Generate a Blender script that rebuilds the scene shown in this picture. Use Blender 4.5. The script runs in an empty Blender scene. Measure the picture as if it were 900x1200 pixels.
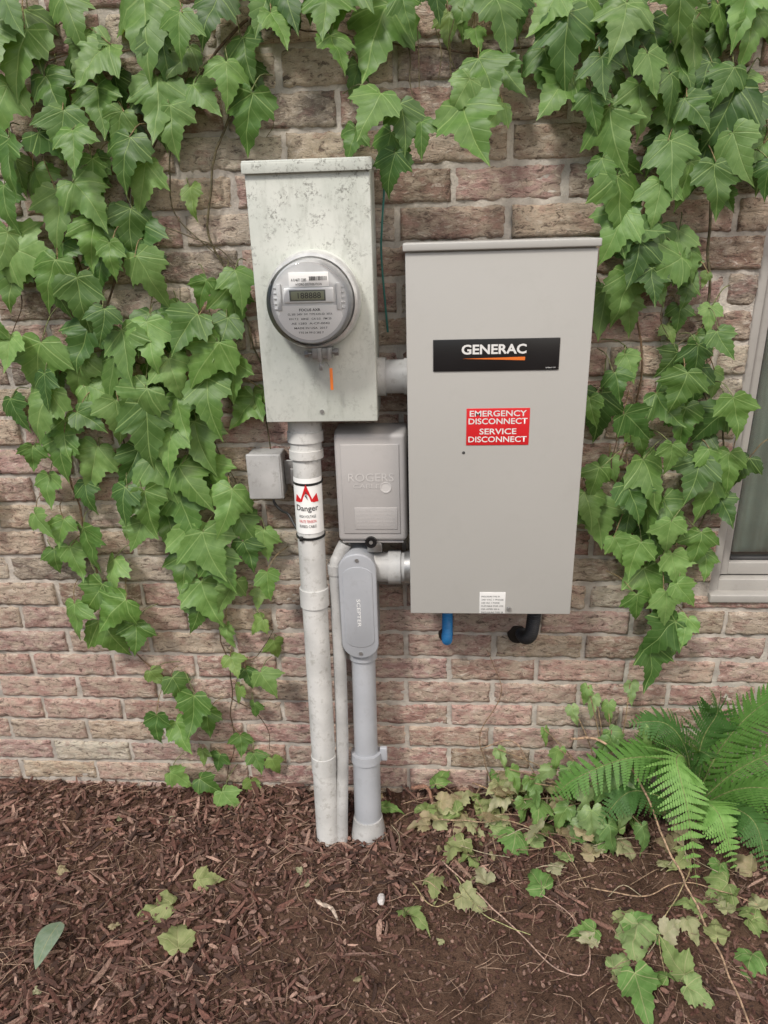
import bpy, bmesh, math, random
import numpy as np
from mathutils import Vector, Matrix, noise
random.seed(7); np.random.seed(7)
scene=bpy.context.scene
scene.view_settings.view_transform='Standard'
scene.view_settings.look='None'
scene.view_settings.exposure=0
COL=scene.collection

# ---------------------------------------------------------------- helpers
def link(ob,parent=None):
    COL.objects.link(ob)
    if parent is not None: ob.parent=parent
    return ob
def empty(name):
    e=bpy.data.objects.new(name,None); e.empty_display_size=0.05; return link(e)
def new_mat(name):
    m=bpy.data.materials.new(name); m.use_nodes=True
    nt=m.node_tree; nt.nodes.clear()
    out=nt.nodes.new('ShaderNodeOutputMaterial')
    b=nt.nodes.new('ShaderNodeBsdfPrincipled')
    nt.links.new(b.outputs[0],out.inputs[0])
    return m,nt,b,out
def setin(nt,sock,v):
    if isinstance(v,bpy.types.NodeSocket): nt.links.new(v,sock)
    elif isinstance(v,(tuple,list)) and len(v)==3 and sock.type=='RGBA': sock.default_value=(*v,1)
    else: sock.default_value=v
def M(nt,op,a,b=None,c=None,clamp=False):
    n=nt.nodes.new('ShaderNodeMath'); n.operation=op; n.use_clamp=clamp
    setin(nt,n.inputs[0],a)
    if b is not None: setin(nt,n.inputs[1],b)
    if c is not None: setin(nt,n.inputs[2],c)
    return n.outputs[0]
def MIX(nt,f,a,b,blend='MIX'):
    n=nt.nodes.new('ShaderNodeMix'); n.data_type='RGBA'; n.blend_type=blend
    setin(nt,n.inputs[0],f); setin(nt,n.inputs[6],a); setin(nt,n.inputs[7],b)
    return n.outputs[2]
def MR(nt,v,a,b,c=0.0,d=1.0):
    n=nt.nodes.new('ShaderNodeMapRange'); n.interpolation_type='SMOOTHSTEP'
    setin(nt,n.inputs[0],v)
    for i,q in enumerate((a,b,c,d)): n.inputs[i+1].default_value=q
    return n.outputs[0]
def coords(nt,scale=(1,1,1)):
    g=nt.nodes.new('ShaderNodeTexCoord'); mp=nt.nodes.new('ShaderNodeMapping')
    nt.links.new(g.outputs['Object'],mp.inputs[0]); mp.inputs['Scale'].default_value=scale
    return mp.outputs[0]
def NOISE(nt,vec,scale,detail=4,rough=.55,dist=0):
    n=nt.nodes.new('ShaderNodeTexNoise'); nt.links.new(vec,n.inputs['Vector'])
    n.inputs['Scale'].default_value=scale; n.inputs['Detail'].default_value=detail
    n.inputs['Roughness'].default_value=rough; n.inputs['Distortion'].default_value=dist
    return n.outputs[0]
def BUMP(nt,h,strength,dist):
    n=nt.nodes.new('ShaderNodeBump'); n.inputs['Strength'].default_value=strength; n.inputs['Distance'].default_value=dist
    nt.links.new(h,n.inputs['Height']); return n.outputs[0]
def ATTR(nt,name):
    n=nt.nodes.new('ShaderNodeAttribute'); n.attribute_name=name; return n

def simple(name,col,rough=.5,metal=0,var=.12,vscale=12,bump=.1,bscale=400,bdist=.0006,grime=0,grimecol=(.12,.11,.09)):
    m,nt,b,_=new_mat(name)
    c=coords(nt)
    n1=NOISE(nt,c,vscale,4)
    dark=tuple(x*(1-var*1.6) for x in col); lite=tuple(min(1,x*(1+var)) for x in col)
    base=MIX(nt,MR(nt,n1,.3,.7),dark,lite)
    if grime>0:
        n2=NOISE(nt,c,vscale*4,7,.7)
        base=MIX(nt,M(nt,'MULTIPLY',MR(nt,n2,.50,.70),grime),base,grimecol)
    setin(nt,b.inputs['Base Color'],base)
    b.inputs['Roughness'].default_value=rough; b.inputs['Metallic'].default_value=metal
    if bump>0:
        nt.links.new(BUMP(nt,NOISE(nt,c,bscale,2),bump,bdist),b.inputs['Normal'])
    return m

class MB:
    def __init__(s): s.v=[];s.f=[];s.uv=[];s.c=[]
    def tube(s,pts,rad,n=8,col=(1,1,1),caps=True):
        pts=[Vector(p) for p in pts]; k=len(pts)
        if not isinstance(rad,(list,tuple)): rad=[rad]*k
        t0=(pts[1]-pts[0]).normalized()
        ref=Vector((0,0,1)) if abs(t0.z)<.9 else Vector((1,0,0))
        u=t0.cross(ref).normalized()
        o=len(s.v); t=t0.copy()
        for i,p in enumerate(pts):
            if i==0:tn=t0
            elif i==k-1:tn=(pts[i]-pts[i-1])
            else: tn=(pts[i+1]-pts[i-1])
            if tn.length>1e-9: t=tn.normalized()
            u=(u-t*u.dot(t))
            if u.length<1e-6: u=t.orthogonal()
            u.normalize(); w=t.cross(u)
            for j in range(n):
                a=2*math.pi*j/n
                s.v.append(p+(u*math.cos(a)+w*math.sin(a))*rad[i]); s.uv.append((0,0)); s.c.append(col)
        for i in range(k-1):
            for j in range(n):
                a=o+i*n+j; b=o+i*n+(j+1)%n
                s.f.append((a,b,b+n,a+n))
        if caps:
            s.f.append(tuple(o+j for j in range(n))[::-1]); s.f.append(tuple(o+(k-1)*n+j for j in range(n)))
    def obj(s,name,mat,parent=None,smooth=True,attrs=True):
        me=bpy.data.meshes.new(name); me.from_pydata([tuple(v) for v in s.v],[],s.f)
        if attrs:
            a=me.attributes.new('luv','FLOAT_VECTOR','POINT')
            arr=np.zeros((len(s.v),3),dtype=np.float32); arr[:,:2]=np.array(s.uv,dtype=np.float32); a.data.foreach_set('vector',arr.ravel())
            a=me.attributes.new('Col','FLOAT_COLOR','POINT')
            arr=np.ones((len(s.v),4),dtype=np.float32); arr[:,:3]=np.array(s.c,dtype=np.float32); a.data.foreach_set('color',arr.ravel())
        me.materials.append(mat)
        if smooth: me.polygons.foreach_set('use_smooth',[True]*len(me.polygons))
        me.update()
        return link(bpy.data.objects.new(name,me),parent)
def smoothpath(pts,n=6):
    P=[Vector(p) for p in pts]; P=[P[0]*2-P[1]]+P+[P[-1]*2-P[-2]]; out=[]
    for i in range(1,len(P)-2):
        for k in range(n):
            t=k/n; a,b,c,d=P[i-1],P[i],P[i+1],P[i+2]
            out.append(.5*((2*b)+(c-a)*t+(2*a-5*b+4*c-d)*t*t+(3*b-a-3*c+d)*t**3))
    out.append(P[-2]); return out
def auto_smooth(me,ang=35):
    me.polygons.foreach_set('use_smooth',[True]*len(me.polygons))
    bm=bmesh.new(); bm.from_mesh(me)
    for e in bm.edges:
        if len(e.link_faces)==2 and e.calc_face_angle(0)>math.radians(ang): e.smooth=False
    bm.to_mesh(me); bm.free()
def box(name,x0,x1,y0,y1,z0,z1,mat,bev=.002,parent=None,seg=3,taper=0):
    bm=bmesh.new(); bmesh.ops.create_cube(bm,size=1)
    for v in bm.verts:
        fx=v.co.x+.5; fy=v.co.y+.5; fz=v.co.z+.5
        x=x0+(x1-x0)*fx; y=y0+(y1-y0)*fy; z=z0+(z1-z0)*fz
        if taper and fy<.5:
            x+=taper*(1 if fx<.5 else -1); z+=taper*(1 if fz<.5 else -1)
        v.co=(x,y,z)
    if bev>0: bmesh.ops.bevel(bm,geom=bm.edges[:],offset=bev,segments=seg,profile=.5,affect='EDGES')
    me=bpy.data.meshes.new(name); bm.to_mesh(me); bm.free(); me.materials.append(mat)
    auto_smooth(me,50)
    return link(bpy.data.objects.new(name,me),parent)
def pipe(name,pts,rad,mat,parent=None,n=28,ang=40):
    m=MB(); m.tube(pts,rad,n); o=m.obj(name,mat,parent,attrs=False); auto_smooth(o.data,ang); return o
def lathe(name,cx,cz,prof,mat,parent=None,n=64,smooth_ang=35):
    v=[];f=[]
    for r,y in prof:
        for j in range(n):
            a=2*math.pi*j/n; v.append((cx+r*math.cos(a),y,cz+r*math.sin(a)))
    for i in range(len(prof)-1):
        for j in range(n):
            a=i*n+j;b=i*n+(j+1)%n; f.append((a,b,b+n,a+n))
    f.append(tuple(range((len(prof)-1)*n,len(prof)*n)))
    me=bpy.data.meshes.new(name); me.from_pydata(v,[],f); me.materials.append(mat); 
    bm=bmesh.new(); bm.from_mesh(me); bmesh.ops.recalc_face_normals(bm,faces=bm.faces[:]); bm.to_mesh(me); bm.free()
    auto_smooth(me,smooth_ang)
    return link(bpy.data.objects.new(name,me),parent)
def prism(name,pts,y0,y1,mat,parent=None,bev=0):
    n=len(pts); bm=bmesh.new()
    a=[bm.verts.new((x,y0,z)) for x,z in pts]; b=[bm.verts.new((x,y1,z)) for x,z in pts]
    fr=bm.faces.new(a); bm.faces.new(b[::-1])
    for i in range(n): bm.faces.new((a[i],b[i],b[(i+1)%n],a[(i+1)%n]))
    bmesh.ops.recalc_face_normals(bm,faces=bm.faces[:])
    if bev>0: bmesh.ops.bevel(bm,geom=list(fr.edges),offset=bev,segments=3,profile=.5,affect='EDGES')
    me=bpy.data.meshes.new(name); bm.to_mesh(me); bm.free(); me.materials.append(mat); auto_smooth(me,40)
    return link(bpy.data.objects.new(name,me),parent)
def text(name,body,x0,x1,z0,z1,y,mat,parent,bold=0.0,vertical=False,wrap=None):
    cu=bpy.data.curves.new(name,'FONT'); cu.body=body; cu.offset=bold; cu.resolution_u=3; cu.extrude=0
    to=bpy.data.objects.new('tmp',cu); COL.objects.link(to)
    bpy.context.view_layer.update()
    dg=bpy.context.evaluated_depsgraph_get()
    me=bpy.data.meshes.new_from_object(to.evaluated_get(dg)); bpy.data.objects.remove(to)
    co=np.array([v.co[:] for v in me.vertices]); 
    if vertical: co=np.stack([co[:,1],-co[:,0],co[:,2]],1)
    mn=co.min(0); mx=co.max(0); u=(co[:,0]-mn[0])/(mx[0]-mn[0]); w=(co[:,1]-mn[1])/(mx[1]-mn[1])
    for i,v in enumerate(me.vertices):
        x=x0+(x1-x0)*u[i]; z=z0+(z1-z0)*w[i]
        if wrap:
            cx,cy,r=wrap; a=(x-cx)/r; v.co=(cx+r*math.sin(a),cy-r*math.cos(a),z)
        else: v.co=(x,y,z)
    me.materials.clear(); me.materials.append(mat)
    me.name=name
    return link(bpy.data.objects.new(name,me),parent)

# ---------------------------------------------------------------- camera, light
cam=bpy.data.cameras.new('camera'); co=bpy.data.objects.new('camera',cam); link(co)
cam.sensor_fit='VERTICAL'; cam.sensor_height=36; cam.lens=832/1200*36; cam.clip_start=.02; cam.clip_end=300
R=(Matrix.Rotation(math.radians(4.2),4,'Z')@Matrix.Rotation(math.radians(90-21.5),4,'X')@Matrix.Rotation(math.radians(-1.7),4,'Z'))
co.matrix_world=Matrix.Translation((0,-1.49,1.39))@R
scene.camera=co
w=bpy.data.worlds.new('World'); scene.world=w; w.use_nodes=True
nt=w.node_tree; nt.nodes.clear()
sky=nt.nodes.new('ShaderNodeTexSky'); sky.sky_type='NISHITA'; sky.sun_disc=False
bg=nt.nodes.new('ShaderNodeBackground'); wo=nt.nodes.new('ShaderNodeOutputWorld')
nt.links.new(sky.outputs[0],bg.inputs[0]); nt.links.new(bg.outputs[0],wo.inputs[0])
EL=math.radians(50); AZ=math.radians(-32)     # sun to the left of and behind the viewer
sky.sun_elevation=EL; sky.sun_rotation=math.pi+AZ
sky.air_density=1.2; sky.dust_density=4
bg.inputs[1].default_value=.15
sun=bpy.data.lights.new('sun','SUN'); so=bpy.data.objects.new('sun',sun); link(so)
sun.energy=2.8; sun.angle=math.radians(10); sun.color=(1,.95,.88)
sd=Vector((math.sin(AZ)*math.cos(EL),-math.cos(AZ)*math.cos(EL),math.sin(EL)))
so.rotation_euler=sd.to_track_quat('Z','Y').to_euler()

# ---------------------------------------------------------------- brick wall
WX0,WZ0=.635,.588   # window opening left / bottom
WX1,WZ1=1.75,2.05
m_brick,nt,b,_=new_mat('rough_brick')
at=ATTR(nt,'Col'); c1=coords(nt,(1,1,2.3)); c2=coords(nt,(1,1,1.6))
n1=NOISE(nt,c1,42,7,.76,.8); n2=NOISE(nt,c2,22,4,.65); n3=NOISE(nt,c1,170,4,.7)
col=MIX(nt,MR(nt,n2,.42,.62,0,.75),at.outputs['Color'],(.66,.55,.43))
col=MIX(nt,MR(nt,n2,.50,.36,0,.5),col,(.46,.27,.225))
col=MIX(nt,MR(nt,n1,.475,.37,0,.85),col,(.14,.10,.08))
col=MIX(nt,MR(nt,n1,.53,.64,0,.75),col,(.80,.71,.61))
col=MIX(nt,MR(nt,n3,.42,.32,0,.7),col,(.09,.065,.05))
setin(nt,b.inputs['Base Color'],col); b.inputs['Roughness'].default_value=.92; b.inputs['Specular IOR Level'].default_value=.25
h=M(nt,'ADD',n1,M(nt,'MULTIPLY',n3,.45))
nt.links.new(BUMP(nt,h,1.0,.013),b.inputs['Normal'])
m_mortar=simple('mortar',(.46,.42,.37),.95,var=.18,vscale=25,bump=1,bscale=250,bdist=.002,grime=.4)

wall=empty('brick_wall')
H=.068; ZP=.013; L=.213; J=.0095
def brick_noise(x,z,seed):
    a=noise.noise(Vector((x*34,seed,z*60))); c=noise.noise(Vector((x*85,seed+5,z*150))); d=noise.noise(Vector((x*12,seed+9,z*20)))
    r=abs(noise.noise(Vector((x*50,seed+3,z*110))))
    return a*.0036+c*.0032+d*.0025-r*.0035
pal=dict(pink=(.60,.41,.35),rose=(.52,.32,.275),tan=(.60,.48,.365),cream=(.68,.60,.49),brown=(.38,.27,.205),grey=(.29,.24,.205))
bv=[];bf=[];bc=[]
def add_brick(x0,x1,z0,z1,fine,colr,seed):
    nx=max(3,int((x1-x0)/(.0062 if fine else .05))); nz=10 if fine else 2
    o=len(bv); 
    x0+=random.uniform(-.0015,.0015); x1+=random.uniform(-.0015,.0015); z0+=random.uniform(-.001,.001); z1+=random.uniform(-.001,.001)
    off=random.uniform(-.003,.0015); tl=random.uniform(-.012,.012)
    for k in range(nz+1):
        for i in range(nx+1):
            x=x0+(x1-x0)*i/nx; z=z0+(z1-z0)*k/nz
            edge=(i in(0,nx)) or (k in (0,nz))
            y=off+(x-x0)*tl
            if fine:
                y-=brick_noise(x,z,seed)
                if edge:
                    y+=.004; jit=noise.noise(Vector((x*70,z*70,seed)))*.0035
                    if i==0:x+=abs(jit)
                    if i==nx:x-=abs(jit)
                    if k==0:z+=jit
                    if k==nz:z+=jit
            bv.append((x,y,z)); bc.append(colr)
    for k in range(nz):
        for i in range(nx):
            a=o+k*(nx+1)+i; bf.append((a,a+1,a+nx+2,a+nx+1))
    ring=[o+i for i in range(nx+1)]+[o+k*(nx+1)+nx for k in range(1,nz+1)]+[o+nz*(nx+1)+i for i in range(nx-1,-1,-1)]+[o+k*(nx+1) for k in range(nz-1,0,-1)]
    q=len(bv)
    for r in ring:
        p=bv[r]; bv.append((p[0],.095,p[2])); bc.append(colr)
    n=len(ring)
    for i in range(n):
        j=(i+1)%n; bf.append((ring[j],ring[i],q+i,q+j))
for r in range(-2,36):
    z0=ZP+r*H; z1=z0+H-J
    off=-.061 if r%2==0 else -.061+L/2
    k0=int((-3.6-off)/L); 
    for k in range(k0,int((3.6-off)/L)):
        x0=off+k*L; x1=x0+L-J
        segs=[(x0,x1)]
        if z1>WZ0 and z0<WZ1 and x1>WX0 and x0<WX1:
            segs=[]
            if x0<WX0-.02: segs.append((x0,WX0))
            if x1>WX1+.02: segs.append((WX1,x1))
            if z0<WZ0-.02 : segs=[(x0,x1)]; 
        zz1=z1
        if z0<WZ0<z1 and x1>WX0 : 
            zz1=min(z1,WZ0) if x0>=WX0 else z1
        for (a,bx) in segs:
            if bx-a<.012: continue
            if z0<WZ0<z1 and x1>WX0 and a<WX0<bx: zz1=WZ0
            hz=z0/1.5+random.uniform(-.25,.25)
            if hz<.45: name=random.choices(['pink','rose','tan','cream','brown'],[6,3,2.2,1,.6])[0]
            elif hz<.8: name=random.choices(['pink','rose','tan','cream','brown','grey'],[3,1.3,4,2,1.3,.5])[0]
            else: name=random.choices(['pink','rose','tan','cream','brown','grey'],[2.4,.8,4,3,1.8,1.2])[0]
            cc=pal[name]; f=random.uniform(.86,1.13); cc=tuple(min(.78,q*f*random.uniform(.96,1.04)) for q in cc)
            fine=(-1.45<a<1.2 and z0<1.95)
            add_brick(a,bx,z0,zz1,fine,cc,random.uniform(0,500))
me=bpy.data.meshes.new('bricks'); me.from_pydata(bv,[],bf)
a=me.attributes.new('Col','FLOAT_COLOR','POINT'); arr=np.ones((len(bv),4),dtype=np.float32); arr[:,:3]=bc; a.data.foreach_set('color',arr.ravel())
me.polygons.foreach_set('use_smooth',[True]*len(me.polygons)); me.materials.append(m_brick)
link(bpy.data.objects.new('bricks',me),wall)
MY=.0058
box('mortar_left',-3.6,WX0-.001,MY,.1,-.15,2.45,m_mortar,0,wall)
box('mortar_right',WX1+.001,3.6,MY,.1,-.15,2.45,m_mortar,0,wall)
box('mortar_below',WX0-.001,WX1+.001,MY,.1,-.15,WZ0-.004,m_mortar,0,wall)
box('mortar_above',WX0-.001,WX1+.001,MY,.1,WZ1,2.45,m_mortar,0,wall)

# ---------------------------------------------------------------- window
win=empty('window')
m_frame=simple('window_frame_vinyl',(.36,.345,.32),.45,var=.06,bump=.1,grime=.2)
m_dark=simple('window_gasket',(.04,.04,.04),.7)
def frame(name,x0,x1,z0,z1,wd,y0,y1,mat,wb=None):
    wb=wb or wd
    box(name+'_left',x0,x0+wd,y0,y1,z0,z1,mat,.002,win)
    box(name+'_right',x1-wd,x1,y0,y1,z0,z1,mat,.002,win)
    box(name+'_bottom',x0+wd,x1-wd,y0+.001,y1,z0,z0+wb,mat,.002,win)
    box(name+'_top',x0+wd,x1-wd,y0+.001,y1,z1-wd,z1,mat,.002,win)
frame('outer_frame',WX0+.002,WX1-.002,WZ0+.002,WZ1-.002,.020,.016,.09,m_frame,.036)
frame('sash',WX0+.026,WX1-.026,WZ0+.042,WZ1-.026,.020,.034,.085,m_frame,.030)
frame('gasket',WX0+.047,WX1-.047,WZ0+.073,WZ1-.047,.006,.046,.08,m_dark)
box('sill_lip',WX0-.002,WX1+.002,-.008,.03,WZ0-.010,WZ0+.010,m_frame,.003,win)
m_glass,nt,b,out=new_mat('window_glass')
gl=nt.nodes.new('ShaderNodeBsdfGlossy'); gl.inputs['Roughness'].default_value=.01; gl.inputs[0].default_value=(1,1,1,1)
tr=nt.nodes.new('ShaderNodeBsdfTransparent'); tr.inputs[0].default_value=(.90,.95,.92,1)
ms=nt.nodes.new('ShaderNodeMixShader'); fr=nt.nodes.new('ShaderNodeFresnel'); fr.inputs[0].default_value=1.6
nt.links.new(M(nt,'ADD',fr.outputs[0],.08),ms.inputs[0]); nt.links.new(tr.outputs[0],ms.inputs[1]); nt.links.new(gl.outputs[0],ms.inputs[2]); nt.links.new(ms.outputs[0],out.inputs[0])
box('glass_pane',WX0+.052,WX1-.052,.055,.059,WZ0+.078,WZ1-.052,m_glass,0,win)
m_curtain=simple('curtain_fabric',(.84,.86,.80),.9,var=.06,bump=.2,bscale=300)
v=[];f=[]
nx=220
for i in range(nx+1):
    x=WX0+.0+ (WX1-WX0)*i/nx; y=.095+.011*math.sin(x*130)+.006*math.sin(x*41+1)
    v+= [(x,y,WZ0-.05),(x,y+.01,2.1)]
for i in range(nx): f.append((2*i,2*i+2,2*i+3,2*i+1))
me=bpy.data.meshes.new('curtain'); me.from_pydata(v,[],f); me.materials.append(m_curtain); me.polygons.foreach_set('use_smooth',[True]*len(f)); link(bpy.data.objects.new('curtain',me),win)
box('room_back',WX0-.3,WX1+.3,.6,.62,.2,2.4,m_dark,0,win)

# ---------------------------------------------------------------- ground
def soil_mask(x,y):
    m=math.exp(-(((x-.14)/.46)**2+((y+.50)/.22)**2))
    m=max(m,.9*math.exp(-(((x-.5)/.28)**2+((y+.25)/.14)**2)))
    return m+.3*noise.noise(Vector((x*5,y*5,2)))
def gh(x,y):
    e=max(0,1-max(0,abs(x)-2)/2)*max(0,1-max(0,-y-1.6)/2)
    h=.014*noise.noise(Vector((x*3.1,y*3.1,0)))+.010*noise.noise(Vector((x*11,y*11,3)))+.005*noise.noise(Vector((x*34,y*34,7)))
    h-=.02*math.exp(-(((x+.2)/.16)**2+((y+.13)/.08)**2))
    h+=.012*math.exp(-(((x-.2)/.3)**2+((y+.05)/.1)**2))
    return h*e-.004
xs=list(np.arange(-1.7,1.5,.008)); xs=[-40,-20,-10,-5,-3.2,-2.4,-2]+xs+[1.8,2.3,3.2,5,10,20,40]
ys=list(np.arange(-1.1,.08,.008)); ys=[-40,-20,-10,-5,-3,-2,-1.5,-1.25]+ys+[.2,1,3,10,20,40]
v=[];f=[]
for y in ys:
    for x in xs:
        z=gh(x,y)
        if -1.2<y and abs(x)<1.8: z+=.005*noise.noise(Vector((x*80,y*80,1)))+.003*abs(noise.noise(Vector((x*45,y*45,4))))
        v.append((x,y,z))
n=len(xs)
for j in range(len(ys)-1):
    for i in range(n-1): f.append((j*n+i,j*n+i+1,(j+1)*n+i+1,(j+1)*n+i))
m_soil,nt,b,_=new_mat('soil'); c=coords(nt)
n1=NOISE(nt,c,9,4); n2=NOISE(nt,c,110,7,.75); n3=NOISE(nt,c,420,3,.7)
col=MIX(nt,MR(nt,n1,.35,.65),(.105,.060,.040),(.18,.108,.074))
col=MIX(nt,MR(nt,n2,.5,.36,0,.8),col,(.035,.02,.014)); col=MIX(nt,MR(nt,n2,.56,.70,0,.55),col,(.30,.20,.145))
setin(nt,b.inputs['Base Color'],col); b.inputs['Roughness'].default_value=.95; b.inputs['Specular IOR Level'].default_value=.2
nt.links.new(BUMP(nt,M(nt,'ADD',n2,M(nt,'MULTIPLY',n3,.4)),1,.012),b.inputs['Normal'])
me=bpy.data.meshes.new('ground'); me.from_pydata(v,[],f); me.materials.append(m_soil); me.polygons.foreach_set('use_smooth',[True]*len(f)); link(bpy.data.objects.new('ground',me))

m_mulch,nt,b,_=new_mat('mulch_wood'); at=ATTR(nt,'Col'); c=coords(nt)
n1=NOISE(nt,c,220,4,.7)
setin(nt,b.inputs['Base Color'],MIX(nt,MR(nt,n1,.6,.35,0,.6),at.outputs['Color'],(.04,.022,.016)))
b.inputs['Roughness'].default_value=.8; b.inputs['Specular IOR Level'].default_value=.3
nt.links.new(BUMP(nt,n1,.7,.002),b.inputs['Normal'])
ml=MB()
def chip(x,y,z,l,wd,th,az,pit,rol,col):
    Rm=Matrix.Rotation(az,3,'Z')@Matrix.Rotation(pit,3,'Y')@Matrix.Rotation(rol,3,'X')
    o=len(ml.v); r=random.uniform
    bend=r(-.25,.25)*l
    secs=[(-.5,r(.2,.7)),(-.15,r(.8,1.1)),(.2,r(.8,1.1)),(.5,r(.1,.7))]
    for t,s in secs:
        for (a,bb) in ((-1,-1),(1,-1),(1,1),(-1,1)):
            p=Rm@Vector((l*(t+r(-.04,.04)),wd*.5*s*a*r(.8,1.2)+bend*(t*t),th*.5*bb*(.6+.4*s)))
            ml.v.append(Vector((x,y,z))+p); ml.uv.append((0,0)); ml.c.append(col)
    for i in range(3):
        for j in range(4):
            a=o+i*4+j; q=o+i*4+(j+1)%4; ml.f.append((a,q,q+4,a+4))
    ml.f.append((o+3,o+2,o+1,o)); ml.f.append((o+12,o+13,o+14,o+15))
mp=[(.235,.13,.10),(.17,.09,.068),(.12,.060,.046),(.08,.040,.030),(.34,.22,.17),(.20,.125,.10),(.052,.03,.023),(.15,.08,.063),(.13,.06,.045)]
cnt=0
while cnt<12500:
    x=random.uniform(-1.6,1.3); y=random.uniform(-1.0,.0)
    if random.random()<soil_mask(x,y)*1.25: continue
    if noise.noise(Vector((x*6,y*6,11)))<-.28 and random.random()<.6: continue
    if (x<-1.35 or x>1.05 or y<-.75) and random.random()<.6: continue
    cnt+=1
    u=random.random(); l=random.uniform(.008,.022) if u<.66 else (random.uniform(.022,.045) if u<.95 else random.uniform(.045,.075))
    c=random.choice(mp); k=random.uniform(.7,1.3); c=tuple(q*k for q in c)
    chip(x,y,gh(x,y)+random.uniform(.0,.015),l,random.uniform(.0025,.008)*(1+l*9),random.uniform(.0015,.005),random.uniform(0,6.3),random.gauss(0,.3),random.gauss(0,.5),c)
for i in range(9500):
    x=random.uniform(-1.3,1.0); y=random.uniform(-.75,.0)
    c=random.choice(mp); 
    chip(x,y,gh(x,y)+random.uniform(0,.005),random.uniform(.003,.011),random.uniform(.002,.007),random.uniform(.002,.006),random.uniform(0,6.3),random.gauss(0,.5),random.gauss(0,.5),tuple(q*.85 for q in c))
for i in range(1700):
    x=random.uniform(-1.3,1.0); y=random.uniform(-.75,-.0); a=random.uniform(0,6.3); l=random.uniform(.015,.08); z=gh(x,y)+random.uniform(.008,.018)
    k=random.uniform(.6,1.3); bnd=random.uniform(-.2,.2)*l
    p0=Vector((x,y,z)); d=Vector((math.cos(a),math.sin(a),random.uniform(-.1,.1)))
    ml.tube([p0,p0+d*l*.5+Vector((-d.y,d.x,0))*bnd,p0+d*l],[.0006,.0008,.0004],3,(.32*k,.22*k,.155*k),False)
ml.obj('mulch',m_mulch,smooth=False)

# ---------------------------------------------------------------- leaves
OUT=[(0.0,0.0),(.06,-.09),(.17,-.14),(.26,-.11),(.325,-.03),(.405,.0),(.425,.08),(.515,.14),(.515,.22),(.59,.355),(.475,.34),(.42,.39),(.335,.375),(.262,.415),(.28,.49),(.225,.535),(.222,.62),(.15,.67),(.13,.765),(.055,.85),(0,1.0)]
MID=[0,.0,.0,.01,.02,.03,.05,.07,.1,.15,.2,.25,.31,.37,.46,.53,.6,.67,.76,.86,1.0]
def leaf(mb,C,tip,nrm,s,col,curl=.3,fold=.25,lobe=1.0,wr=.02,asp=1.0):
    t=tip.normalized(); n=(nrm-t*nrm.dot(t)).normalized(); X=t.cross(n)
    P=C-t*(.38*s)
    sd=random.uniform(0,99); o=len(mb.v); drop=random.uniform(-.1,.5)
    def put(x,y):
        z=fold*abs(x)*.6-curl*(y-.1)**2*.8-curl*.9*x*x+wr*2.2*noise.noise(Vector((x*3.5,y*3.5,sd)))-drop*max(0,abs(x)-.28)
        xx=x*asp+.06*math.sin(y*3+sd)
        mb.v.append(P+(X*xx+t*y+n*z)*s); mb.uv.append((x,y)); mb.c.append(col)
    for side in (1,-1):
        jl=lobe*random.uniform(.86,1.08)
        for i,(ox,oy) in enumerate(OUT):
            k=1-(1-jl)*math.exp(-((oy-.3)/.15)**2)
            x=ox*k*side*random.uniform(.97,1.03); y=oy*(1+random.uniform(-.015,.015)) 
            m=MID[i]
            put(0,m); put(x*.5,m+(y-m)*.55); put(x,y)
    n_=len(OUT)
    for sidx in range(2):
        q=o+sidx*n_*3
        for i in range(n_-1):
            for k in range(2):
                a=q+i*3+k; b=a+1; c_=b+3; d=a+3
                mb.f.append((a,b,c_,d) if sidx==0 else (a,d,c_,b))
    return P
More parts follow.
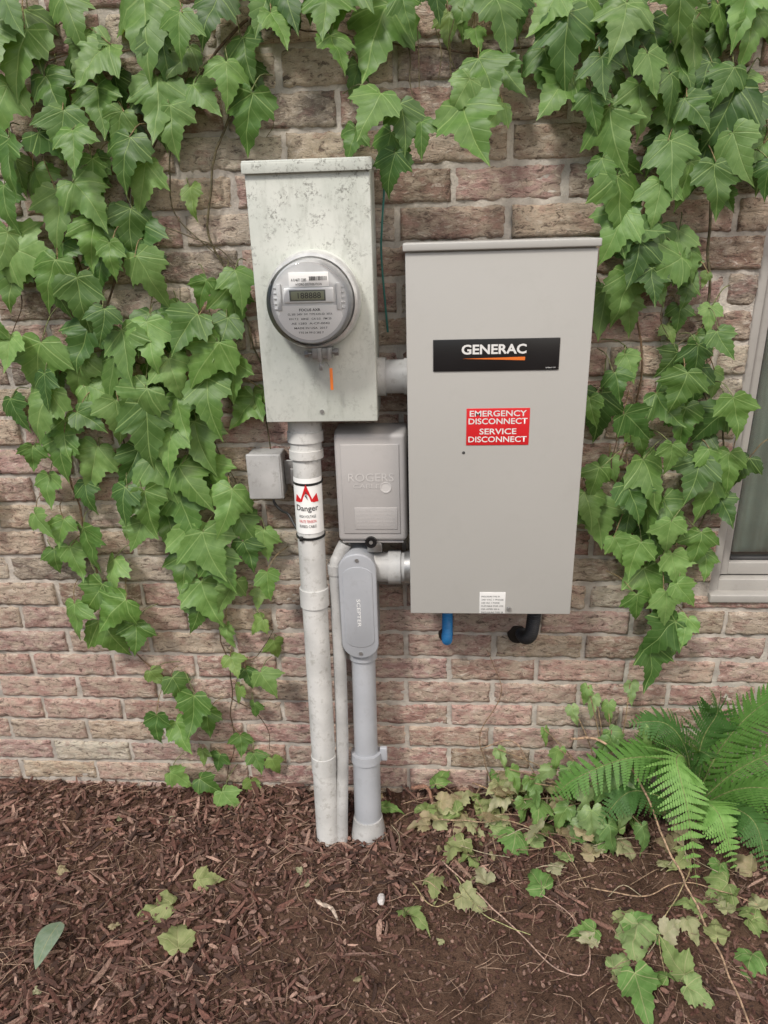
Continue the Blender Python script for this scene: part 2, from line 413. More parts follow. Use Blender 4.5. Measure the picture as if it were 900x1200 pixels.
def leaf_material(name,veincol,underside,spec=.4,rgh=.45):
    m,nt,b,out=new_mat(name)
    at=ATTR(nt,'Col'); uv=ATTR(nt,'luv'); sp=nt.nodes.new('ShaderNodeSeparateXYZ'); nt.links.new(uv.outputs['Vector'],sp.inputs[0])
    x,y=sp.outputs[0],sp.outputs[1]; ax=M(nt,'ABSOLUTE',x)
    d1=M(nt,'ABSOLUTE',M(nt,'SUBTRACT',M(nt,'MULTIPLY',ax,.52),M(nt,'MULTIPLY',y,.855)))
    d2=M(nt,'ABSOLUTE',M(nt,'ADD',M(nt,'MULTIPLY',ax,.20),M(nt,'MULTIPLY',y,.97)))
    mn=M(nt,'MINIMUM',ax,M(nt,'MINIMUM',d1,d2))
    mask=MR(nt,mn,.003,.014,1,0)
    curve=M(nt,'MULTIPLY',M(nt,'POWER',ax,.8),.75)
    pp=M(nt,'PINGPONG',M(nt,'MULTIPLY',M(nt,'SUBTRACT',y,curve),5.5),.5)
    mask2=M(nt,'MULTIPLY',MR(nt,pp,.01,.07,1,0),.35)
    mk=M(nt,'MAXIMUM',mask,mask2)
    c=coords(nt); nz=NOISE(nt,c,60,4)
    base=MIX(nt,MR(nt,nz,.3,.7),at.outputs['Color'],MIX(nt,1.0,at.outputs['Color'],(.70,.78,.66),'MULTIPLY'))
    base=MIX(nt,M(nt,'MULTIPLY',mk,.55),base,veincol)
    geo=nt.nodes.new('ShaderNodeNewGeometry')
    base=MIX(nt,M(nt,'MULTIPLY',geo.outputs['Backfacing'],.6),base,underside)
    setin(nt,b.inputs['Base Color'],base); b.inputs['Roughness'].default_value=rgh; b.inputs['Specular IOR Level'].default_value=spec
    h=M(nt,'ADD',M(nt,'MULTIPLY',mk,-.6),M(nt,'MULTIPLY',pp,.45))
    nt.links.new(BUMP(nt,h,.4,.002),b.inputs['Normal'])
    tl=nt.nodes.new('ShaderNodeBsdfTranslucent'); setin(nt,tl.inputs[0],MIX(nt,1.0,base,(1.5,1.6,.6),'MULTIPLY'))
    ms=nt.nodes.new('ShaderNodeMixShader'); ms.inputs[0].default_value=.25
    nt.links.new(b.outputs[0],ms.inputs[1]); nt.links.new(tl.outputs[0],ms.inputs[2]); nt.links.new(ms.outputs[0],out.inputs[0])
    return m
m_leaf=leaf_material('vine_leaf',(.32,.45,.16),(.22,.30,.14))
m_dry=leaf_material('dry_leaf',(.46,.44,.24),(.38,.36,.24),.2,.7)
m_stem,nt,b,_=new_mat('vine_stem'); at=ATTR(nt,'Col'); c=coords(nt); setin(nt,b.inputs['Base Color'],MIX(nt,MR(nt,NOISE(nt,c,150,3),.4,.6),at.outputs['Color'],MIX(nt,1.0,at.outputs['Color'],(.5,.5,.5),'MULTIPLY'))); b.inputs['Roughness'].default_value=.8

# surveyed leaf positions on the wall (base-36: x cm+150, z cm, width in 5 mm units)
SURV="""264xi2e4wi2r4uq2i4pj254qm214rj294kg2h4ih2v4qi2s4io2z4sf344vg394pf394fj364le314je3g4vg3o4uf2049l284ck
2m49j2n45k2e46g2b4eg204ij2345h2l4eg2v4eg2d4bg1x42h2640k2d42k2g3yh2l3uk2d3vj1z3so243oj1u3oi293kl2c3qf
263sf2n3om2k3xi2w42b1u3uh2h3se1p3ee1o2xh1x37q1s3bf273cl1x2ym2b35m2g3al2m3cj2q35k2u3ej303dh323ih2x38l
2h2zm2j2uq2831i2435i2c2wj2q2xk2t2qm2n2qj3134i2x30m322xg352zb343me2x3lc2q3gg2k3ei2d3ge262wf1z2sj1y33f
1y2oj232lj1t2ge212ee1s2oc2c2lj2j2il2q2in2u2ij2g2cj2n2an2x2cn3126j2t22o2o22o2i26k2k1vk2q1om2v1xk2v1qh
1q28e1u26e1z22k231vi1v1yi1y1pn241ml1u1lh211fl271ff1q1yc2b2eg2c26e3422g351uc3020e311na2m1kg2t1ee2825a
2e0yf290pi2i0tk2l0of2f0ng2t15b301ga3419a3213d2w11b2t0wb2x0sa2m0bb2s0gb2b06e2j05e2p02e2w0bb310ab2t01b
2i0d92911b2bzzc2lzya3i4wi3r4wk3x4rp3q4od424ue474vc4c4vg3s4lb3w4ef414cf3y48g3z45d3r4bb444ab4f4jg4h4ed
4d4bl4k4kd4i4sh4e4q93g4sc3m4wc3d4wf494sa4l4ue4b4gc4p4tg4t4ok4q4lg4s4hi4v4sh514qh534th534og5b4sj584oh
5f4nk5d4lh5m4sj5o4oh5j4qe524al564ei5d4bi5b4ge574je4z4je4y4ec5k4dk5q4ch5n46i5i46i5f4df5s47f5t42c5c45i
5446f5k41i5f42f5a3zf543zl573vj5144c5k4he5p4hb5h4ie4y4nb5p3z9533uj5a3sk5g3rf573pg563jj533gi5d3og5j3oc
583fe5m3l65j3i95e3jb5b3ld5i3ea5o3eb5p3ad5m36g5i31h5h2xi5n31f5t2wf5l2tj5r2th5w2jj5s2le542vk522xc5a2uf
5935c5632c5h3b85s2el5o2ih5w2ae5r31b5f2in5b2eg5528k5c27i5a22f5j22k5f2ai5l2ai5e20i5k26g5i1sk5n1xi5r22g
5l1ph5f1pd5p1sd582jb542ie5d2pc5i2nc5l1hn5q1jd5j1an5q1aa532cg5u1xd5n1lf""".split()
pts=[]
for line in SURV:
    for i in range(0,len(line)-4,5):
        t=line[i:i+5]
        if t[2]=='z': continue
        pts.append(((int(t[:2],36)-150)/100,int(t[2:4],36)/100,int(t[4],36)/200))
vine=empty('climbing_vine'); lv=MB(); st=MB()
greens=[(.095,.19,.042),(.12,.225,.05),(.15,.27,.065),(.07,.15,.036),(.17,.30,.08),(.11,.21,.052),(.20,.33,.10)]
def place(x,z,wd,d,back=False,young=False):
    ang=random.gauss(0,.42); up=random.uniform(.15,.8) if not back else random.uniform(-.2,.5)
    tip=Vector((math.sin(ang),-random.uniform(.05,.55),-math.cos(ang)))
    n=Vector((random.gauss(0,.32),-1,up))
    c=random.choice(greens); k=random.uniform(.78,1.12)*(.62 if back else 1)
    if young: c=(.18,.27,.075)
    c=tuple(q*k for q in c)
    P=leaf(lv,Vector((x,-d,z)),tip,n,wd*random.uniform(.98,1.18),c,curl=random.uniform(.05,.6),fold=random.uniform(-.05,.45),lobe=random.uniform(.75,1.05),wr=random.uniform(.02,.06),asp=random.uniform(.86,1.05))
    e=Vector((x+random.gauss(0,.03),-.006,P.z+random.uniform(.01,.06)*(wd/.09)))
    mid=(P+e)*.5+Vector((0,-.006,.012))
    st.tube(smoothpath([P,mid,e],3),.0011,4,(.26,.19,.09) if random.random()<.5 else (.19,.22,.08),False)
for (x,z,wd) in pts:
    small=wd<.06; d=random.uniform(.03,.09) if not small else random.uniform(.015,.035)
    if -.14<x<.08 and 1.40<z<1.62: d=random.uniform(.10,.16)
    if -.36<x<-.10 and z<1.55: continue
    place(x,z,wd,d,young=(small and random.random()<.5))
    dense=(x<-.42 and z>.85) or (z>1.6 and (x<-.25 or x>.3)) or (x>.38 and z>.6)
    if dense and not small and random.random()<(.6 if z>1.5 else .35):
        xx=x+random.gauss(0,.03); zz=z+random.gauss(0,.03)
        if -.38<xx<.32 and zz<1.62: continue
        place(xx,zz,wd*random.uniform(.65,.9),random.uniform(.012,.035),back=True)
for i in range(210):
    s=random.choice((-1,1,0)); 
    if s==-1: x=random.uniform(-1.6,-1.02); z=random.uniform(.75,2.1)
    elif s==1: x=random.uniform(.75,1.4); z=random.uniform(1.80,2.2)
    else: x=random.uniform(-1.2,.8); z=random.uniform(1.87,2.15)
    place(x,z,random.uniform(.06,.11),random.uniform(.03,.08))
lv.obj('leaves',m_leaf,vine)
stems=["-262,1775 -393,1703 -487,1597 -590,1468 -652,1311 -697,1157 -672,969 -598,806 -540,632 -516,443 -513,212 -548,14",
"-810,1637 -741,1488 -714,1362 -730,1228 -828,1067 -809,870 -804,676 -773,489 -664,341 -603,210",
"-308,1777 -331,1700 -440,1449 -414,1306 -367,1151 -354,887","596,1585 486,1521 390,1424 388,1287 413,1121 418,883 490,636 524,408",
"577,1701 289,1701 82,1684 -68,1703 -265,1737","513,1435 542,1283 540,1118 603,957 589,803 528,636 509,456",
"-700,1160 -560,1120 -480,980 -440,830 -470,700","-672,969 -760,900 -800,780","-516,443 -440,420 -400,500","-513,300 -430,250 -420,140","470,1150 540,1180 560,1050",
"-1300,1900 -1100,1700 -900,1650 -700,1700 -400,1720","-610,1420 -450,1390 -380,1330","400,1000 380,900 430,820","60,1690 90,1600 110,1520","-60,1700 -30,1600",
"-480,1600 -500,1450 -430,1360 -350,1300","-1000,1250 -930,1150 -860,1130","-900,1380 -850,1300 -870,1210"]
for i,s in enumerate(stems):
    P=[Vector((float(a.split(',')[0])/1000+random.gauss(0,.006),-random.uniform(.008,.018),float(a.split(',')[1])/1000)) for a in s.split()]
    sp=smoothpath(P,8); sp=[p+Vector((noise.noise(p*14+Vector((i,0,0)))*.014,0,noise.noise(p*14+Vector((0,i,9)))*.010)) for p in sp]
    r0=.0028 if i<6 else .0016
    st.tube(sp,[r0*(1-.5*k/len(sp)) for k in range(len(sp))],6,random.choice([(.13,.085,.05),(.18,.11,.06),(.12,.10,.05)]))
for (x,z) in [(-.02,1.72),(.01,1.72),(.03,1.70),(.04,1.73),(-.13,1.70),(-.3,1.60),(.45,1.25),(-.4,1.35),(.41,1.0),(.15,1.7),(-.5,1.3)]:
    k=random.uniform(.04,.1); sp=[Vector((x+random.gauss(0,.003),-.03,z)),Vector((x+random.gauss(0,.006),-.035,z-k*.5)),Vector((x+random.gauss(0,.01),-.03,z-k))]
    st.tube(smoothpath(sp,4),.0008,4,(.16,.14,.06),False)
st.obj('stems',m_stem,vine)

# ground plants & fallen leaves
fl=MB()
dry=[(.30,.33,.15),(.37,.37,.21),(.23,.30,.115),(.38,.31,.2),(.27,.21,.13),(.42,.40,.27)]
def ground_leaf(x,y,s,col,lift=.012):
    a=random.uniform(0,6.3); n=Vector((random.gauss(0,.35),random.gauss(0,.35)-.15,1)); tip=Vector((math.cos(a),math.sin(a),random.gauss(0,.15)))
    leaf(fl,Vector((x,y,gh(x,y)+lift+s*.12)),tip,n,s,col,curl=random.uniform(.2,1.1),fold=random.uniform(.1,.9),lobe=random.uniform(.6,1.05),wr=random.uniform(.05,.14),asp=random.uniform(.7,1))
G=[(-613,-387,88,0),(-540,-440,96,0),(-514,-317,66,0),(187,-195,90,6),(236,-277,72,6),(88,-338,78,1),(-42,-385,72,2),(3,-297,72,0),(459,-185,80,1),(417,-425,105,7),(626,-295,80,2),(632,-462,72,6),(483,-459,78,2),(392,-548,105,6),(511,-526,66,7),(71,-90,72,0),(-38,-124,62,3),(226,-50,72,1),(144,-90,72,0),(685,-375,66,2),(278,-127,68,2),(45,-200,90,0),(-692,-422,30,3),(-870,-296,30,3),(-150,-521,25,3),(440,-400,80,6),(375,-470,66,7),(560,-330,66,2),(650,-240,62,6),(110,-150,78,1),(170,-130,78,7),(90,-230,68,2),(300,-90,78,7),(250,-160,72,7),(130,-60,70,0),(20,-90,66,1),(340,-140,75,6),(300,-210,60,7)]
for x,y,s,c in G:
    cc={6:(.15,.27,.08),7:(.28,.37,.16)}.get(c) or dry[c]
    ground_leaf(x/1000,y/1000,s/1000,cc)
for i in range(46):
    x=random.gauss(.20,.16); y=-abs(random.gauss(.06,.08))-.02
    ground_leaf(x,y,random.uniform(.045,.08),random.choice(dry+[(.16,.27,.08),(.22,.32,.11)]),random.uniform(.01,.08))
for i in range(26):
    ground_leaf(random.uniform(.3,.85),random.uniform(-.5,-.05),random.uniform(.045,.07),random.choice(dry+[(.16,.27,.08),(.14,.23,.07)]),random.uniform(.005,.03))
for i in range(16):
    ground_leaf(random.uniform(-1.1,.2),random.uniform(-.6,-.1),random.uniform(.015,.03),random.choice(dry+[(.3,.16,.1)]),.006)
fl.obj('fallen_leaves',m_dry)
def blade(mb,base,tip,w_,col,arch=.02):
    B=Vector(base);T=Vector(tip); d=T-B; X=d.cross(Vector((0,0,1))).normalized(); o=len(mb.v); n=10
    for i in range(n+1):
        t=i/n; hw=w_*.5*math.sin(math.pi*min(1,t**.75))**.8 if 0<t<1 else 0.0005
        c=B+d*t+Vector((0,0,arch*math.sin(math.pi*t)))
        for k in (-1,-.5,0,.5,1): 
            mb.v.append(c+X*hw*k+Vector((0,0,abs(k)*.12*hw*2))); mb.uv.append((k*.3,.1+t*.8)); mb.c.append(col)
    for i in range(n):
        for k in range(4):
            a=o+i*5+k; mb.f.append((a,a+1,a+6,a+5))
hb=MB(); blade(hb,(-.80,-.44,.03),(-.805,-.54,.02),.05,(.24,.31,.23),.012); hb.obj('fallen_blade_leaf',m_dry)

gp=empty('wilting_ground_plant'); gl_=MB(); gst=MB()
root=Vector((.43,-.08,.0))
for (x,y,z,s) in [(.36,-.16,.13,.10),(.40,-.15,.17,.10),(.44,-.17,.13,.11),(.33,-.13,.16,.09),(.38,-.19,.08,.11),(.46,-.14,.19,.10),(.30,-.1,.20,.065),(.27,-.1,.15,.07),(.24,-.09,.1,.07),(.34,-.06,.30,.055),(.38,-.06,.33,.06),(.42,-.06,.31,.06),(.47,-.05,.36,.06),(.36,-.06,.36,.05),(.50,-.12,.28,.07),(.42,-.2,.06,.09),(.31,-.15,.07,.08),(.28,-.04,.22,.05),(.35,-.17,.05,.09),(.20,-.08,.12,.07),(.22,-.12,.06,.07),(.44,-.09,.25,.08),(.41,-.1,.23,.08),(.17,-.05,.16,.06),(.25,-.13,.12,.07),(.48,-.22,.08,.08)]:
    tip=Vector((random.gauss(0,.4),-.5,-1)); P=leaf(gl_,Vector((x,y,z)),tip,Vector((random.gauss(0,.4),-.8,.7)),s,random.choice([(.18,.29,.09),(.14,.24,.08),(.26,.36,.16)]),curl=random.uniform(.3,.9),fold=random.uniform(.1,.7),lobe=.7,wr=.07,asp=.7)
    gst.tube(smoothpath([root+Vector((random.gauss(0,.02),0,0)),(root+P)*.5+Vector((0,-.02,.05)),P],5),.0014,5,(.28,.20,.11),False)
gl_.obj('plant_leaves',m_leaf,gp); gst.obj('plant_stems',m_stem,gp)
tw=MB()
for p,r,c in [([(.33,-.07,.24),(.40,-.11,.262),(.47,-.15,.20),(.53,-.21,.07),(.565,-.36,.025),(.575,-.5,.02),(.573,-.68,.02)],.0032,(.46,.31,.2)),
    ([(.02,-.24,.02),(.10,-.33,.02),(.164,-.40,.018),(.23,-.48,.015),(.289,-.503,.015),(.315,-.46,.018),(.30,-.38,.02),(.24,-.32,.018)],.0018,(.46,.31,.24)),
    ([(-.06,-.02,.03),(-.02,-.04,.05),(.0,-.06,.03),(.01,-.1,.0)],.006,(.30,.16,.11)),
    ([(.1,-.05,.08),(.2,-.1,.07),(.3,-.09,.05),(.42,-.15,.03)],.002,(.36,.24,.14)),([(-.02,-.12,.03),(.08,-.15,.05),(.2,-.14,.04),(.3,-.2,.03),(.34,-.3,.02)],.0018,(.38,.27,.17)),
    ([(.05,-.28,.02),(.1,-.38,.03),(.2,-.42,.015)],.0014,(.38,.38,.17)),([(.35,-.3,.02),(.46,-.32,.02),(.56,-.29,.03),(.7,-.33,.02)],.0016,(.4,.27,.17)),([(.12,-.02,.16),(.2,-.04,.2),(.25,-.06,.12),(.3,-.08,.02)],.0018,(.38,.26,.17)),
    ([(.6,-.2,.02),(.55,-.3,.03),(.47,-.4,.02),(.45,-.5,.015)],.0015,(.4,.32,.17)),([(-.05,-.3,.015),(.0,-.36,.02),(.06,-.33,.02)],.0014,(.4,.32,.17)),([(.15,-.02,.05),(.12,-.015,.2),(.17,-.02,.33),(.13,-.015,.45)],.0015,(.3,.2,.12))]:
    sp=smoothpath(p,8); sp=[q+Vector((noise.noise(q*20)*.006,noise.noise(q*20+Vector((5,0,0)))*.006,0)) for q in sp]
    tw.tube(sp,[r*(1-.4*k/len(sp)) for k in range(len(sp))],7,c)
for i in range(60):
    x=random.gauss(.24,.2); y=-abs(random.gauss(.1,.1))-.01; a=random.uniform(0,6.3); l=random.uniform(.04,.15); z=gh(x,y)+random.uniform(.01,.06)
    tw.tube(smoothpath([(x,y,z),(x+math.cos(a)*l*.5+random.gauss(0,.01),min(-.01,y+math.sin(a)*l*.25),z+random.uniform(-.01,.03)),(x+math.cos(a)*l,min(-.01,y+math.sin(a)*l*.5),z+random.uniform(-.02,.02))],4),.0011,4,random.choice([(.38,.27,.17),(.28,.19,.12),(.42,.36,.24)]),False)
tw.obj('dead_twigs',m_stem)
m_stone=simple('pale_stone',(.50,.47,.45),.8,var=.2,vscale=80,bump=.6)
bm=bmesh.new(); bmesh.ops.create_icosphere(bm,subdivisions=3,radius=.011)
for q in bm.verts: q.co=Vector((q.co.x*.8,q.co.y*1.2,q.co.z*.8))*(1+.25*noise.noise(q.co*150))+Vector((-.116,-.339,gh(-.116,-.339)+.014))
me=bpy.data.meshes.new('pebble'); bm.to_mesh(me); bm.free(); me.materials.append(m_stone); link(bpy.data.objects.new('pebble',me))
m_pale=simple('pale_wood',(.42,.34,.27),.8,var=.4,vscale=120,bump=.8,bscale=200,bdist=.002)
pipe('wood_splinter',smoothpath([(-.262,-.355,.020),(-.245,-.372,.026),(-.222,-.378,.022),(-.205,-.405,.020)],3),[.001,.003,.0045,.003,.005,.0035,.0045,.004,.003,.0015],m_pale,n=5,ang=15)

# ferns
m_fern=leaf_material('fern_leaf',(.28,.42,.13),(.20,.31,.10),.3,.55)
def frond(mb,sb,path,width,col,np_=27):
    sp=smoothpath(path,14); n=len(sp)
    sb.tube(sp,[.0022*(1-.8*k/n) for k in range(n)],5,(.22,.27,.09),False)
    side_up=Vector((0,-.45,1))
    for i in range(np_):
        t=.12+.88*i/np_; fidx=t*(n-1); k=min(n-2,int(fidx)); p=sp[k].lerp(sp[k+1],fidx-k); d=(sp[k+1]-sp[k]).normalized()
        u=(side_up-d*side_up.dot(d)); 
        u=u.normalized() if u.length>.05 else d.orthogonal().normalized()
        s=d.cross(u).normalized()
        L_=width*.5*(math.sin(math.pi*min(1,(t*.86+.13))**.9)**.75)*random.uniform(.88,1.06)
        if t>.9: L_*=.8
        for sg in (-1,1):
            dr=(s*sg+d*random.uniform(.3,.5)-u*random.uniform(.05,.3)).normalized(); q=p.copy(); m=max(4,int(L_/.0055))
            hw0=min(.0085,L_*.22)
            for j in range(m):
                tt=(j+.5)/m; pos=p+dr*L_*tt-u*(L_*.25*tt*tt)
                hw=hw0*(1-tt)**.6+.0006; step=L_/m
                for s2 in (-1,1):
                    dd=d*s2; o=len(mb.v)
                    for (a,b_,c_) in ((-.5*step,0,0),(.5*step,0,0),(.55*step,hw*.8,.0006),(.15*step,hw,.0),(-.25*step,hw*.85,.0004)):
                        mb.v.append(pos+dr*a+dd*b_+u*c_*random.uniform(-1,1)); mb.uv.append((.25+a*10,.1)); mb.c.append(col)
                    mb.f.append((o,o+1,o+2,o+3,o+4) if dr.cross(dd).dot(u)>0 else (o+4,o+3,o+2,o+1,o))
fern=empty('fern'); fb=MB(); fsb=MB()
B=(.64,-.07,.02)
FR=[([B,(.56,-.14,.22),(.45,-.17,.27),(.33,-.18,.22),(.27,-.18,.15)],.125,0),
([B,(.58,-.15,.24),(.53,-.21,.30),(.535,-.29,.24),(.55,-.36,.10)],.15,1),
([B,(.68,-.08,.22),(.74,-.10,.36),(.82,-.12,.43)],.13,0),([B,(.72,-.10,.18),(.83,-.13,.28),(.95,-.16,.28)],.13,0),
([B,(.71,-.14,.16),(.79,-.20,.2),(.88,-.26,.14)],.13,0),([B,(.60,-.1,.22),(.54,-.1,.31),(.45,-.1,.31)],.12,2),
([B,(.64,-.07,.23),(.66,-.08,.33),(.63,-.10,.40)],.12,2),([B,(.67,-.15,.12),(.71,-.23,.15),(.73,-.29,.06)],.12,2),
([B,(.54,-.14,.13),(.45,-.17,.17),(.38,-.2,.10)],.11,2),([B,(.74,-.06,.26),(.84,-.07,.36),(.96,-.1,.38)],.13,0),
([B,(.60,-.18,.16),(.62,-.25,.19),(.65,-.31,.09)],.13,1),([B,(.78,-.09,.1),(.86,-.12,.16),(.94,-.15,.1)],.12,2),
([B,(.57,-.11,.2),(.50,-.13,.26),(.42,-.15,.25)],.12,0),([B,(.62,-.13,.2),(.60,-.16,.28),(.61,-.2,.30)],.12,2)]
fc=[(.125,.26,.06),(.21,.38,.105),(.075,.17,.045)]
for p,w_,ci in FR: frond(fb,fsb,p,w_,fc[ci])
fb.obj('fronds',m_fern,fern); fsb.obj('rachis',m_stem,fern)

# ---------------------------------------------------------------- transfer switch cabinet
m_cab=simple('cabinet_paint',(.425,.42,.395),.45,var=.02,vscale=3,bump=.12,bscale=900,bdist=.0004,grime=.05)
m_black=simple('black_plastic',(.018,.018,.018),.35,var=.1,bump=0)
m_blackm=simple('black_plate',(.012,.012,.013),.3,var=.1,bump=0)
m_white=simple('white_print',(.72,.72,.70),.5,var=.04,bump=0)
m_orange=simple('orange_print',(.75,.17,.02),.5,var=.03,bump=0)
m_red=simple('red_print',(.62,.015,.02),.45,var=.03,bump=0)
m_ink=simple('ink',(.05,.05,.05),.6,var=.05,bump=0)
m_galv=simple('galvanised_fitting',(.42,.42,.41),.4,metal=.7,var=.15,vscale=60,bump=.2,grime=.3)
cab=empty('transfer_switch_cabinet')
X0,X1,Z0,Z1=-.047,.288,.632,1.371
box('body',X0+.003,X1-.003,-.156,-.012,Z0+.001,Z1-.004,m_cab,.002,cab)
box('cover',X0,X1,-.1605,-.125,Z0,Z1-.016,m_cab,.0022,cab)
box('top_cap',X0-.004,X1+.004,-.167,-.006,Z1-.014,Z1,m_cab,.0025,cab)
box('mount_top',X0+.08,X1-.08,-.012,.004,Z1-.06,Z1-.02,m_cab,.002,cab)
YF=-.1605
box('logo_plate',.002,.232,YF-.0022,YF+.001,1.146,1.204,m_blackm,.0008,cab)
text('logo_text','GENERAC',.054,.172,1.1765,1.1945,YF-.0028,m_white,cab,bold=.03)
prism('logo_swoosh',[(.056,1.1690),(.170,1.1645),(.170,1.1710)],YF-.0024,YF-.0028,m_orange,cab)
text('logo_small','GENERAC.COM',.208,.226,1.1495,1.1515,YF-.0028,m_white,cab)
box('disconnect_label',.065,.184,YF-.0010,YF+.001,1.003,1.075,m_red,.0003,cab)
yl=YF-.0014
text('label_line_1','EMERGENCY',.071,.178,1.0595,1.0710,yl,m_white,cab,bold=.015)
text('label_line_2','DISCONNECT',.069,.180,1.0445,1.0560,yl,m_white,cab,bold=.015)
text('label_line_3','SERVICE',.090,.160,1.0245,1.0360,yl,m_white,cab,bold=.015)
text('label_line_4','DISCONNECT',.069,.180,1.0090,1.0205,yl,m_white,cab,bold=.015)
lathe('cover_hole',.0605,.988,[(.003,YF-.0006),(.0022,YF-.0008)],m_ink,cab,20)
box('rating_sticker',.098,.152,YF-.0008,YF+.001,.634,.684,m_white,.0003,cab)
for i in range(6):
    text('sticker_line_%d'%i,random.choice(['SUITABLE FOR USE','CSA LISTED 200 A','ENCLOSURE TYPE 3R','240 VAC 1 PHASE']),.102,.148 if i%2 else .14,.676-i*.0075-.0035,.676-i*.0075,YF-.0012,m_ink,cab)
lathe('padlock_tab',.160,.645,[(.005,YF-.001),(.004,YF-.004),(.001,YF-.004)],m_galv,cab,16)
m_blue=simple('blue_conduit',(.02,.20,.48),.45,var=.08,bump=0)
m_blk=simple('black_conduit',(.02,.02,.022),.5,var=.1,bump=0)
def corrug(name,path,r,mat,parent,pitch=.0042):
    sp=smoothpath(path,60); 
    acc=0; rad=[]
    for i,p in enumerate(sp):
        if i: acc+=(p-sp[i-1]).length
        rad.append(r*(1+.07*math.sin(acc*2*math.pi/pitch)))
    return pipe(name,sp,rad,mat,parent,20)
cb=empty('blue_flexible_conduit')
corrug('tube',[(.033,-.085,.63),(.033,-.082,.56),(.033,-.068,.515),(.033,-.03,.490),(.033,.02,.485)],.0115,m_blue,cb)
pipe('connector',[(.033,-.085,.634),(.033,-.085,.610)],.020,m_white,cb); pipe('locknut',[(.033,-.085,.611),(.033,-.085,.600)],.0155,m_white,cb,8)
ck=empty('black_flexible_conduit')
corrug('tube',[(.226,-.085,.63),(.225,-.082,.57),(.222,-.068,.525),(.214,-.03,.496),(.208,.02,.490)],.0145,m_blk,ck,.0055)
pipe('connector',[(.226,-.085,.634),(.226,-.085,.612)],.021,m_galv,ck); pipe('locknut',[(.226,-.085,.612),(.226,-.085,.598)],.0175,m_blk,ck,8)
m_hole=simple('dark_hole',(.02,.014,.01),.95)
for nm,x,z,rr in(('blue_hole',.031,.484,.018),('black_hole',.202,.487,.024)):
    lathe(nm,x,z,[(rr,.004),(rr*.95,-.0055),(.004,-.0055)],m_hole,wall,20)

# ---------------------------------------------------------------- meter socket box
m_meter,nt,b,_=new_mat('weathered_galvanised'); c=coords(nt); cz=coords(nt,(1,1,.3))
n1=NOISE(nt,c,7,5,.6); n2=NOISE(nt,c,210,4,.7); n3=NOISE(nt,c,30,7,.72); n4=NOISE(nt,cz,50,6,.7)
g=nt.nodes.new('ShaderNodeTexCoord'); sp=nt.nodes.new('ShaderNodeSeparateXYZ'); nt.links.new(g.outputs['Object'],sp.inputs[0])
base=MIX(nt,MR(nt,n1,.35,.65),(.50,.53,.48),(.60,.62,.57))
base=MIX(nt,MR(nt,n4,.50,.66,0,.4),base,(.38,.40,.35))
zt=MR(nt,sp.outputs[2],1.22,1.50,.05,1)
sm=M(nt,'MULTIPLY',MR(nt,n3,.46,.62),MR(nt,n2,.50,.58))
base=MIX(nt,M(nt,'MULTIPLY',sm,M(nt,'ADD',M(nt,'MULTIPLY',zt,.6),.22)),base,(.15,.15,.13))
setin(nt,b.inputs['Base Color'],base); b.inputs['Roughness'].default_value=.6
nt.links.new(BUMP(nt,M(nt,'ADD',n2,n3),.25,.001),b.inputs['Normal'])
ms_=empty('electric_meter_box')
mx0,mx1,mz0,mz1=-.328,-.107,1.045,1.512
box('body',mx0+.002,mx1-.002,-.128,-.004,mz0+.002,mz1-.006,m_meter,.002,ms_)
box('front_cover',mx0,mx1,-.1310,-.100,mz0,mz1-.016,m_meter,.002,ms_)
box('top_cap',mx0-.003,mx1+.004,-.138,-.002,mz1-.012,mz1,m_meter,.0025,ms_)
box('cap_lip',mx0-.0035,mx1+.0045,-.1385,-.1345,mz1-.021,mz1-.004,m_meter,.0012,ms_)
MX,MZ=-.216,1.277
lathe('socket_rim',MX,MZ,[(.088,-.128),(.088,-.138),(.085,-.142),(.070,-.142)],m_meter,ms_)
m_ring=simple('steel_ring',(.66,.66,.64),.38,metal=.4,var=.10,vscale=60,bump=.1,grime=.2)
lathe('locking_ring',MX,MZ,[(.080,-.140),(.0855,-.143),(.087,-.150),(.086,-.158),(.0825,-.163),(.0775,-.164),(.076,-.160)],m_ring,ms_)
m_face=simple('meter_face_plastic',(.84,.85,.84),.5,var=.03,bump=0)
m_inner=simple('meter_inner_grey',(.58,.59,.59),.5,var=.1,bump=0)
m_print=simple('meter_label_white',(.88,.88,.86),.5,var=.02,bump=0)
lathe('inner_barrel',MX,MZ,[(.0735,-.150),(.0735,-.180),(.0725,-.184),(.0705,-.196),(.069,-.198)],m_inner,ms_)
lathe('face_disc',MX,MZ,[(.0705,-.196),(.069,-.1975),(.0001,-.1975)],m_face,ms_)
yf=-.198
box('face_top_label',MX-.034,MX+.036,yf-.001,yf+.001,MZ+.028,MZ+.052,m_print,.0003,ms_)
for i in range(34):
    xx=MX+.002+i*.00092; box('barcode_%d'%i,xx,xx+random.choice([.0003,.0005,.0007]),yf-.0013,yf,MZ+.038,MZ+.045,m_ink,0,ms_)
text('face_serial','A 0 4671 2285',MX-.030,MX-.003,MZ+.037,MZ+.042,yf-.0015,m_ink,ms_,bold=.01)
text('face_serial_b','HYDRO DISTRIBUTION',MX-.022,MX+.024,MZ+.030,MZ+.0340,yf-.0015,m_ink,ms_)
box('display_bezel',MX-.044,MX+.044,yf-.004,yf+.001,MZ+.001,MZ+.026,m_face,.002,ms_)
m_lcd=simple('lcd_glass',(.26,.28,.19),.3,var=.05,bump=0)
m_lcdf=simple('lcd_frame',(.13,.14,.12),.4,var=.05,bump=0)
box('display_frame',MX-.034,MX+.030,yf-.0048,yf-.003,MZ+.004,MZ+.0228,m_lcdf,.0006,ms_)
box('display',MX-.031,MX+.027,yf-.0054,yf-.0045,MZ+.0062,MZ+.0206,m_lcd,.0002,ms_)
